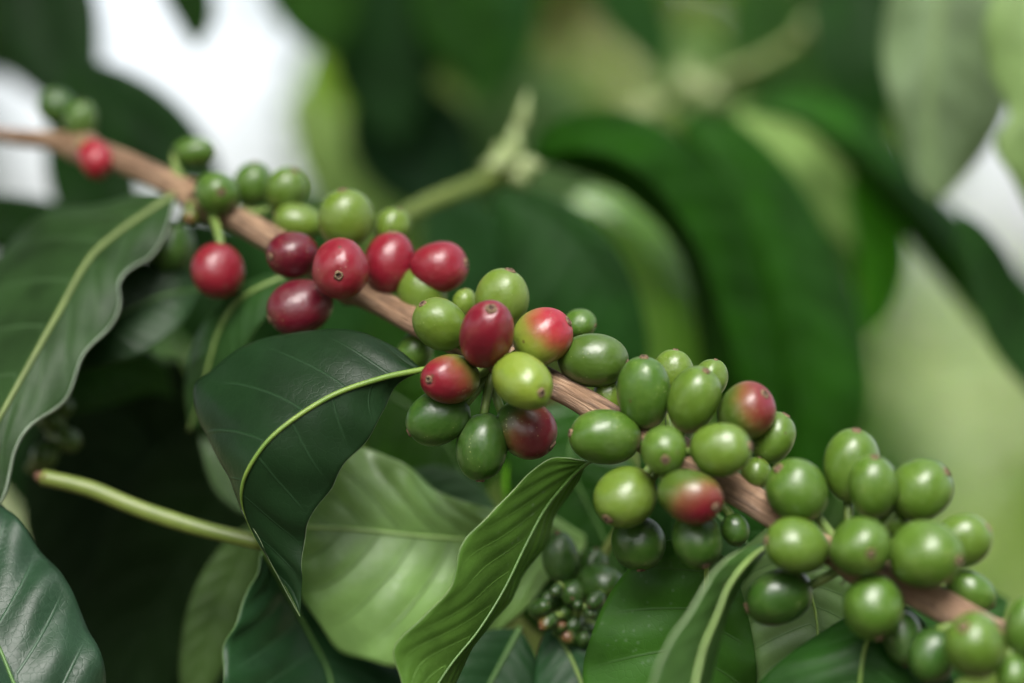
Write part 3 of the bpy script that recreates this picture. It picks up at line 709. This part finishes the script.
# leaf behind fifth cluster, pale to stand for the lit half of the big leaf
leaf([(775, 520, 14), (735, 560, 14), (722, 610, 12), (735, 660, 10), (790, 720, 4)],
     [(775, 520, 10), (795, 560, 6), (815, 610, 4), (815, 660, 2), (790, 720, 4)],
     [(775, 520, 10), (835, 545, 8), (870, 590, 8), (880, 650, 6), (850, 700, 4), (790, 720, 4)],
     leafmat((0.24, 0.34, 0.16), .36, .25, vein=(.05, .12, .03), spec=.5), b_mid, seed=28, rib=M_midrib, ribr=(.6, .4), quilt=.8, label='veined leaf coloured pale for the lit half of the big leaf, behind the lowest dark cherry of the fifth cluster')
eleaf([(1010, 600, 60), (950, 630, 56), (910, 670, 52), (880, 740, 50)], 45, 48, leafmat((0.03, 0.09, 0.02), .42, .25), b_mid, seed=29, label='dark leaf behind the cherries at the lower right corner')
# leaves filling the hollow under the branch, left; its shade put into their colour
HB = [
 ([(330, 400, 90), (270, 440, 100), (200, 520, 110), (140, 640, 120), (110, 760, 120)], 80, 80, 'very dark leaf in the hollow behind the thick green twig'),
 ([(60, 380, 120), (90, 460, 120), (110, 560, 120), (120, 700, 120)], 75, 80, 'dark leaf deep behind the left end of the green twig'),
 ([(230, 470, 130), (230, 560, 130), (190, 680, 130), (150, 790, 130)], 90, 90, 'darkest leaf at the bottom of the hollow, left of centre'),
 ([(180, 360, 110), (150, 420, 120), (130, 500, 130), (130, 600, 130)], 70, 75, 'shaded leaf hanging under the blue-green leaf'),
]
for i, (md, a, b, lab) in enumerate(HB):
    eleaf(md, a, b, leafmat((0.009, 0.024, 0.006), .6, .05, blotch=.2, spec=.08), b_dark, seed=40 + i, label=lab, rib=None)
eleaf([(262, 520, 60), (240, 560, 60), (215, 620, 58), (185, 720, 56)], 30, 30, leafmat((0.06, 0.10, 0.03), .45, .2), b_mid, seed=45, label='olive leaf, narrow and blurred, below the end of the green twig')
eleaf([(200, 420, 66), (216, 450, 62), (232, 490, 60), (262, 520, 58)], 16, 16, leafmat((0.10, 0.15, 0.08), .3, .2), b_mid, seed=46, label='narrow grey-green leaf peeping out left of the central dark leaf')
eleaf([(30, 400, 80), (100, 370, 84), (150, 375, 88), (175, 400, 90)], 30, 38, leafmat((0.04, 0.10, 0.02), .45, .25), b_mid, seed=47, label='small green leaf below the wavy margin of the far-left leaf')

# leaves behind the middle
MB = [
 ([(330, 380, 70), (400, 400, 66), (450, 450, 64), (480, 520, 62)], 55, 65, (0.045, 0.12, 0.012), 'olive green leaf in shade behind the central leaf stalk'),
 ([(410, 470, 60), (440, 500, 60), (470, 540, 60), (480, 600, 60)], 40, 45, (0.07, 0.13, 0.075), 'grey-green leaf under the two dark hanging cherries'),
 ([(512, 455, 64), (530, 490, 62), (552, 530, 60), (560, 575, 60)], 30, 30, (0.26, 0.62, 0.03), 'bright green leaf glowing behind the top of the folded leaf'),  # bright base stands for light coming through the leaf
 ([(590, 400, 60), (570, 460, 56), (600, 530, 54), (640, 620, 52)], 60, 70, (0.03, 0.10, 0.012), 'green leaf in shade behind the third and fourth clusters'),
 ([(500, 560, 60), (560, 590, 56), (600, 620, 54), (620, 700, 54)], 60, 50, (0.08, 0.15, 0.06), 'grey-green leaf behind the tiny fruit cluster'),
 ([(640, 450, 30), (700, 500, 26), (760, 560, 20), (800, 640, 10)], 60, 60, (0.025, 0.09, 0.012), 'dark green leaf behind the fourth cluster stem'),
]
for i, (md, a, b, c, lab) in enumerate(MB):
    eleaf(md, a, b, leafmat(c, .42, .3), b_mid, seed=60 + i, label=lab, rib=M_midrib_dark, ribr=(.8, .5))

# ================================================================== BLURRED LEAVES BEHIND
f_arch = leafmat((0.018, 0.075, 0.004), .55, .35, trcol=(.10, .34, .003), bump=.2, spec=.05)
f_arch2 = leafmat((0.022, 0.090, 0.005), .5, .35, trcol=(.12, .38, .004), bump=.2, spec=.08)
# right hand arched leaf
leaf([(680, 128, 170), (700, 112, 172), (738, 125, 174), (790, 175, 176), (834, 240, 178), (862, 312, 176), (868, 390, 172), (850, 450, 168), (810, 540, 160)],
     [(680, 128, 170), (715, 160, 158), (750, 215, 152), (775, 280, 150), (790, 350, 150), (800, 430, 152), (810, 540, 160)],
     [(680, 128, 170), (690, 190, 172), (700, 250, 172), (705, 320, 172), (712, 390, 172), (740, 460, 170), (810, 540, 160)],
     f_arch2, b_mid, seed=70, veins=10, quilt=.8, wave=5, wavef=1.7, label='long deep green leaf arching down, right of the pair behind the cherries')
leaf([(530, 160, 150), (548, 128, 152), (590, 110, 154), (640, 114, 156), (695, 148, 158), (740, 200, 158), (768, 262, 156), (784, 330, 152), (780, 410, 148), (770, 470, 146)],
     [(530, 160, 150), (580, 150, 140), (630, 165, 136), (672, 205, 134), (702, 258, 132), (724, 320, 132), (745, 390, 134), (770, 470, 146)],
     [(530, 160, 150), (570, 172, 150), (615, 188, 150), (655, 225, 150), (682, 268, 150), (698, 320, 150), (712, 385, 148), (770, 470, 146)],
     f_arch, b_mid, seed=71, veins=11, quilt=.8, wave=3, wavef=2.1, label='long deep green leaf arching down, left of the pair behind the cherries')
# long diagonal leaf to the right edge
leaf([(740, 112, 210), (780, 92, 212), (840, 102, 214), (900, 150, 214), (950, 205, 214), (1000, 250, 212), (1060, 320, 210), (1120, 420, 210)],
     [(740, 112, 210), (800, 118, 204), (860, 155, 200), (915, 210, 198), (965, 270, 198), (1020, 335, 200), (1120, 420, 210)],
     [(740, 112, 210), (800, 127, 212), (850, 172, 212), (900, 228, 212), (945, 285, 212), (1000, 350, 212), (1050, 400, 210), (1120, 420, 210)],
     leafmat((0.026, 0.11, 0.005), .5, .35, trcol=(.12, .38, .004), bump=.2, spec=.1), b_mid, seed=72, label='dark leaf slanting from the top centre to the right edge')
# pale strip between arches, sunlight put into its colour
eleaf([(735, 105, 240), (795, 138, 238), (835, 190, 236), (860, 260, 236)], 30, 34, leafmat((0.42, 0.56, 0.22), .4, .35), b_mid, seed=73, label='pale sunlit leaf between the right arched leaf and the slanting one')
eleaf([(850, 170, 225), (880, 230, 225), (880, 290, 225), (860, 350, 225)], 26, 28, leafmat((0.10, 0.36, 0.012), .45, .5, trcol=(.3, .9, .02)), b_mid, seed=74, label='small bright green leaf glowing through, right of the arched pair')  # base and translucent colour raised to stand for backlight
# round dark leaf, lower left of arches
eleaf([(495, 190, 130), (550, 215, 126), (598, 262, 124), (630, 330, 124), (645, 400, 126)], 24, 100, leafmat((0.014, 0.06, 0.008), .5, .2, bump=.2, spec=.1), b_mid, seed=75, label='rounded dark leaf directly above the middle cluster')
# glossy leaf, backlight put into its bright green colour
leaf([(590, 185, 190), (640, 205, 190), (685, 262, 190), (710, 320, 188), (722, 370, 186), (700, 410, 184)],
     [(570, 200, 186), (615, 225, 182), (650, 275, 180), (670, 330, 180), (688, 380, 182), (700, 410, 184)],
     [(575, 230, 188), (600, 260, 188), (628, 300, 188), (640, 345, 188), (660, 390, 186), (700, 410, 184)],
     leafmat((0.26, 0.50, 0.07), .30, .35, trcol=(.5, .95, .03), bump=.1, spec=.9), b_mid, seed=76, quilt=.8, label='shiny leaf coloured bright green as if backlit, between the left arched leaf and the rounded dark one')
# upper right pale leaves
leaf([(900, -60, 160), (885, 20, 158), (884, 80, 156), (900, 140, 154), (918, 185, 152), (935, 200, 152)],
     [(950, -60, 156), (938, 20, 152), (930, 90, 150), (930, 150, 150), (935, 200, 152)],
     [(1040, -60, 160), (1030, 20, 158), (1015, 90, 156), (985, 150, 154), (955, 190, 152), (935, 200, 152)],
     leafmat((0.24, 0.29, 0.20), .45, .3), b_mid, seed=77, wave=3, wavef=2.3, veins=6, quilt=.15, rib=M_midrib_dull, label='large pale leaf hanging from the top edge near the right corner')
leaf([(1010, -40, 120), (985, 20, 118), (992, 70, 116), (1010, 110, 114), (992, 145, 114), (1012, 180, 114), (1040, 230, 116)],
     [(1060, -40, 116), (1050, 40, 112), (1045, 110, 110), (1040, 170, 112), (1040, 230, 116)],
     [(1120, -40, 120), (1110, 40, 118), (1100, 110, 116), (1070, 180, 116), (1040, 230, 116)],
     leafmat((0.32, 0.40, 0.20), .42, .35), b_mid, seed=78, wave=3, wavef=1.7, veins=5, quilt=.15, label='lightest leaf at the right edge of the top corner')
eleaf([(960, 210, 150), (985, 260, 150), (1010, 330, 150), (1060, 420, 150)], 26, 26, leafmat((0.022, 0.08, 0.012), .5, .25), b_mid, seed=80, label='shadowy leaf below the small sky patch at the right edge')
# upper dark leaves, between
UP = [
 ([(860, -80, 260), (850, 0, 255), (860, 80, 250), (880, 150, 250)], 48, 42, (0.02, 0.07, 0.012), 'dark leaf hanging from the top, left of the large pale one'),
 ([(600, -70, 330), (620, -10, 330), (650, 40, 330), (665, 80, 330)], 34, 30, (0.04, 0.12, 0.03), 'pointed dark leaf hanging from the top above the arched leaves'),
 ([(430, -60, 300), (450, 0, 300), (475, 50, 300), (490, 110, 300)], 46, 42, (0.03, 0.10, 0.012), 'green leaf hanging from the top, just left of centre'),
 ([(520, -60, 350), (500, 0, 350), (505, 50, 350), (520, 90, 350)], 40, 40, (0.035, 0.11, 0.03), 'mid green leaf hanging from the top right of centre'),
 ([(340, -90, 280), (315, -40, 280), (318, 0, 280), (335, 62, 280)], 50, 52, (0.04, 0.11, 0.015), 'green leaf hanging on the right side of the sky gap'),
 ([(390, 60, 330), (400, 120, 330), (430, 170, 330), (470, 230, 330)], 62, 60, (0.022, 0.06, 0.028), 'dark bluish leaf behind the budding shoot'),
 ([(480, 60, 400), (530, 130, 400), (560, 170, 400), (600, 230, 400)], 60, 60, (0.16, 0.24, 0.12), 'greyish leaf behind the buds of the green shoot'),
 ([(335, 10, 420), (345, 80, 420), (335, 150, 420), (350, 240, 420)], 40, 48, (0.36, 0.50, 0.08), 'yellowish green leaf on the right of the sky gap'),  # this and the next: backlight put into the base colour
 ([(290, 90, 380), (325, 140, 380), (355, 190, 380), (410, 240, 380)], 34, 34, (0.50, 0.62, 0.26), 'light yellow-green leaf above the crimson cherries'),
 ([(170, -60, 240), (180, -15, 240), (190, 10, 240), (196, 52, 240)], 30, 22, (0.025, 0.07, 0.012), 'dark leaf tip poking down into the sky gap'),
 ([(400, -70, 310), (400, 0, 310), (385, 70, 310), (400, 150, 310)], 62, 60, (0.022, 0.065, 0.02), 'dark leaf hanging from the top between the sky gap and the centre'),
 ([(20, -80, 260), (35, -20, 255), (50, 45, 250), (85, 130, 245)], 58, 48, (0.022, 0.06, 0.018), 'dark leaf at the top left, left of the large sky gap'),
 ([(-60, -30, 300), (0, 0, 300), (50, 40, 300), (75, 120, 300)], 62, 70, (0.03, 0.06, 0.02), 'dark leaf at the very top left corner'),
 ([(60, 60, 200), (110, 100, 200), (160, 135, 200), (230, 190, 200)], 38, 40, (0.026, 0.065, 0.024), 'dark green leaf under the large sky gap, behind the far end of the branch'),
 ([(-40, 200, 160), (20, 225, 160), (90, 250, 160), (160, 290, 160)], 34, 40, (0.02, 0.055, 0.014), 'dark leaf under the small sky gap at the left edge'),
 ([(70, 70, 185), (72, 130, 185), (85, 200, 185), (140, 290, 180)], 60, 30, (0.02, 0.06, 0.014), 'dark leaf right of the small sky gap, below the first cherries'),
 ([(160, 220, 230), (210, 270, 230), (260, 330, 230), (270, 420, 230)], 60, 70, (0.02, 0.055, 0.015), 'shaded leaf showing below the lone crimson cherry'),  # this and the next two fill gaps, shade put into their colour
 ([(-40, 380, 240), (20, 420, 240), (60, 480, 240), (70, 580, 240)], 60, 60, (0.014, 0.04, 0.012), 'shaded leaf at the left edge behind the little blurred twig'),
 ([(560, 540, 150), (600, 590, 150), (620, 650, 150), (620, 750, 150)], 50, 60, (0.02, 0.07, 0.012), 'shaded leaf low behind the tiny fruit cluster'),
 ([(360, 300, 240), (420, 360, 240), (480, 420, 240), (520, 500, 240)], 60, 50, (0.03, 0.09, 0.012), 'green leaf seen below the stem between the crimson and middle clusters'),
 ([(230, 200, 190), (280, 230, 190), (330, 290, 190), (350, 360, 190)], 50, 60, (0.026, 0.08, 0.02), 'dark leaf behind the crimson cherries'),
 ([(420, 210, 260), (460, 240, 260), (480, 290, 260), (470, 350, 260)], 55, 60, (0.03, 0.085, 0.03), 'dark leaf behind the stalk of the green shoot'),
 ([(640, 40, 420), (690, 70, 420), (730, 120, 420), (740, 200, 420)], 50, 55, (0.26, 0.36, 0.16), 'pale green leaf behind the second budding shoot'),  # base raised to stand for sunlight
 ([(760, -40, 400), (770, 20, 400), (790, 70, 400), (840, 130, 400)], 40, 50, (0.05, 0.12, 0.03), 'mid green leaf behind the upper end of the second shoot'),
]
for i, (md, a, b, c, lab) in enumerate(UP):
    eleaf(md, a, b, leafmat(c, .42, .42, bump=.2, spec=.08), b_mid, seed=90 + i, label=lab, n=40, m=8, rib=None)

# ================================================================== SHOOTS AND TWIGS
def shoot(pts, r0, r1, buds, label, mat=M_shoot, name='green_shoot', cat='shoot'):
    p = cr(W(pts), 30); rt = empty(name, Vector(p[0]), label, cat)
    link('stem', tube_mesh('stem', p, np.linspace(r0, r1, 30) / 1000, 14, wob=.04), [mat], rt, Vector(p[0]))
    for (x, y, off, ln, r, dx, dy) in buds:
        a = P(x, y, off); px = K * a.y
        e = a + Vector((dx, 0, -dy)).normalized() * ln * px
        q = cr([a, (a + e) / 2 + Vector((0, -.001, 0)), e], 12)
        prof = np.array([.5, .8, 1, 1, .95, .85, .75, .6, .45, .35, .25, .12]) * r * px
        link('bud', tube_mesh('bud', q, prof, 12, wob=.1), [M_bud], rt, a)
    return rt
shoot([(385, 226, 112), (430, 202, 122), (465, 188, 130), (500, 172, 138), (512, 158, 140)], 2.4, 2.6,
      [(505, 168, 138, 26, 13, -.3, -1), (520, 168, 136, 22, 12, .9, -.1), (512, 160, 140, 40, 10, .1, -1), (520, 130, 140, 40, 7, .2, -1), (500, 165, 136, 20, 10, -1, .1), (515, 172, 134, 20, 9, .5, .8)],
      'yellow-green shoot with a knot of pale buds, above the crimson cherries')
shoot([(600, 135, 300), (650, 110, 300), (700, 85, 300), (760, 62, 300), (820, 25, 300), (850, 0, 300)], 2.6, 2.3,
      [(690, 92, 298, 30, 16, -.2, -1), (700, 92, 296, 26, 14, .8, .3), (660, 108, 298, 40, 12, -1, .1), (820, 30, 298, 30, 13, .1, -1), (815, 26, 296, 20, 12, -1, .2), (640, 118, 298, 30, 10, -1, .8)],
      'far pale shoot with two knots of buds near the top edge')
tw = shoot([(42, 477, 30), (90, 489, 30), (140, 509, 29), (200, 528, 27), (262, 543, 25)], 2.25, 2.1, [], 'yellow-green twig with a brown broken end, lower left', name='green_twig', cat='twig')
link('broken_end', tube_mesh('broken_end', W([(35, 475, 30.5), (40, 477, 30), (46, 478, 30)]), np.array([1.1, 1.9, 2.3]) / 1000, 14, wob=.1), [plainmat('broken_wood', (.06, .025, .015), (.14, .07, .035), .7, 400)], tw, P(40, 477, 30))

# small twig with tiny fruit at far left
tc_ = empty('fruiting_twig', P(60, 445, 66), 'blurred little twig with tiny green fruit between the far-left leaf and the green twig', 'fruiting twig')
link('stem', tube_mesh('stem', cr(W([(30, 470, 66), (50, 445, 66), (60, 420, 68), (62, 395, 70)]), 12), np.linspace(1.6, 1.2, 12) / 1000, 10), [M_shoot], tc_, worldloc(tc_))
for (x, y, r, t) in ((45, 455, 13, (-.5, .7, .3)), (68, 440, 12, (.8, .2, .2)), (50, 420, 11, (-.7, -.5, .2)), (64, 408, 9, (.5, -.6, .3))):
    cherry(tc_, x, y, r * 1.1, r, t, 62, (0, .1, 0), P(56, 432, 67))

# unripe cluster behind the folded leaf, its shade put into the skin colour
cl_ = empty('fruiting_twig', P(578, 625, 30), 'small twig of unripe cherries and tiny fruitlets, coloured dark for shade, behind the folded leaf', 'fruiting twig')
link('stem', tube_mesh('stem', cr(W([(590, 700, 28), (560, 640, 32), (546, 612, 34), (580, 590, 34), (612, 540, 34), (640, 500, 32)]), 30), np.full(30, 1.3) / 1000, 10), [M_shoot], cl_, worldloc(cl_))
nd = P(580, 595, 34)
for (x, y, a, b, t, off, c) in ((560, 557, 27, 18, (-.1, -1, .2), 28, (0, 0, .8)), (592, 568, 20, 15, (.2, -1, .2), 34, (0, 0, .8)), (600, 584, 23, 19, (.7, .1, .6), 26, (0, .02, .7)), (572, 592, 14, 13, (0, .4, 1), 26, (0, .02, .7))):
    cherry(cl_, x, y, a, b, t, off, c, nd)
for (x, y, r) in ((540, 608, 9), (552, 600, 9), (565, 612, 9), (578, 606, 9), (590, 612, 9), (548, 622, 8), (560, 628, 9), (575, 624, 9), (588, 628, 8), (570, 638, 8), (596, 600, 8), (583, 640, 7), (556, 590, 8)):
    r *= rnd.uniform(.5, 1.15); cherry(cl_, x, y, r * 1.3, r, (rnd.uniform(-1, 1), rnd.uniform(-.6, 1), .8), 23 + rnd.uniform(-5, 5), (rnd.choice((0, 0, 0, .3)), rnd.uniform(0, .12), 1), P(572, 620, 31), name='fruitlet')
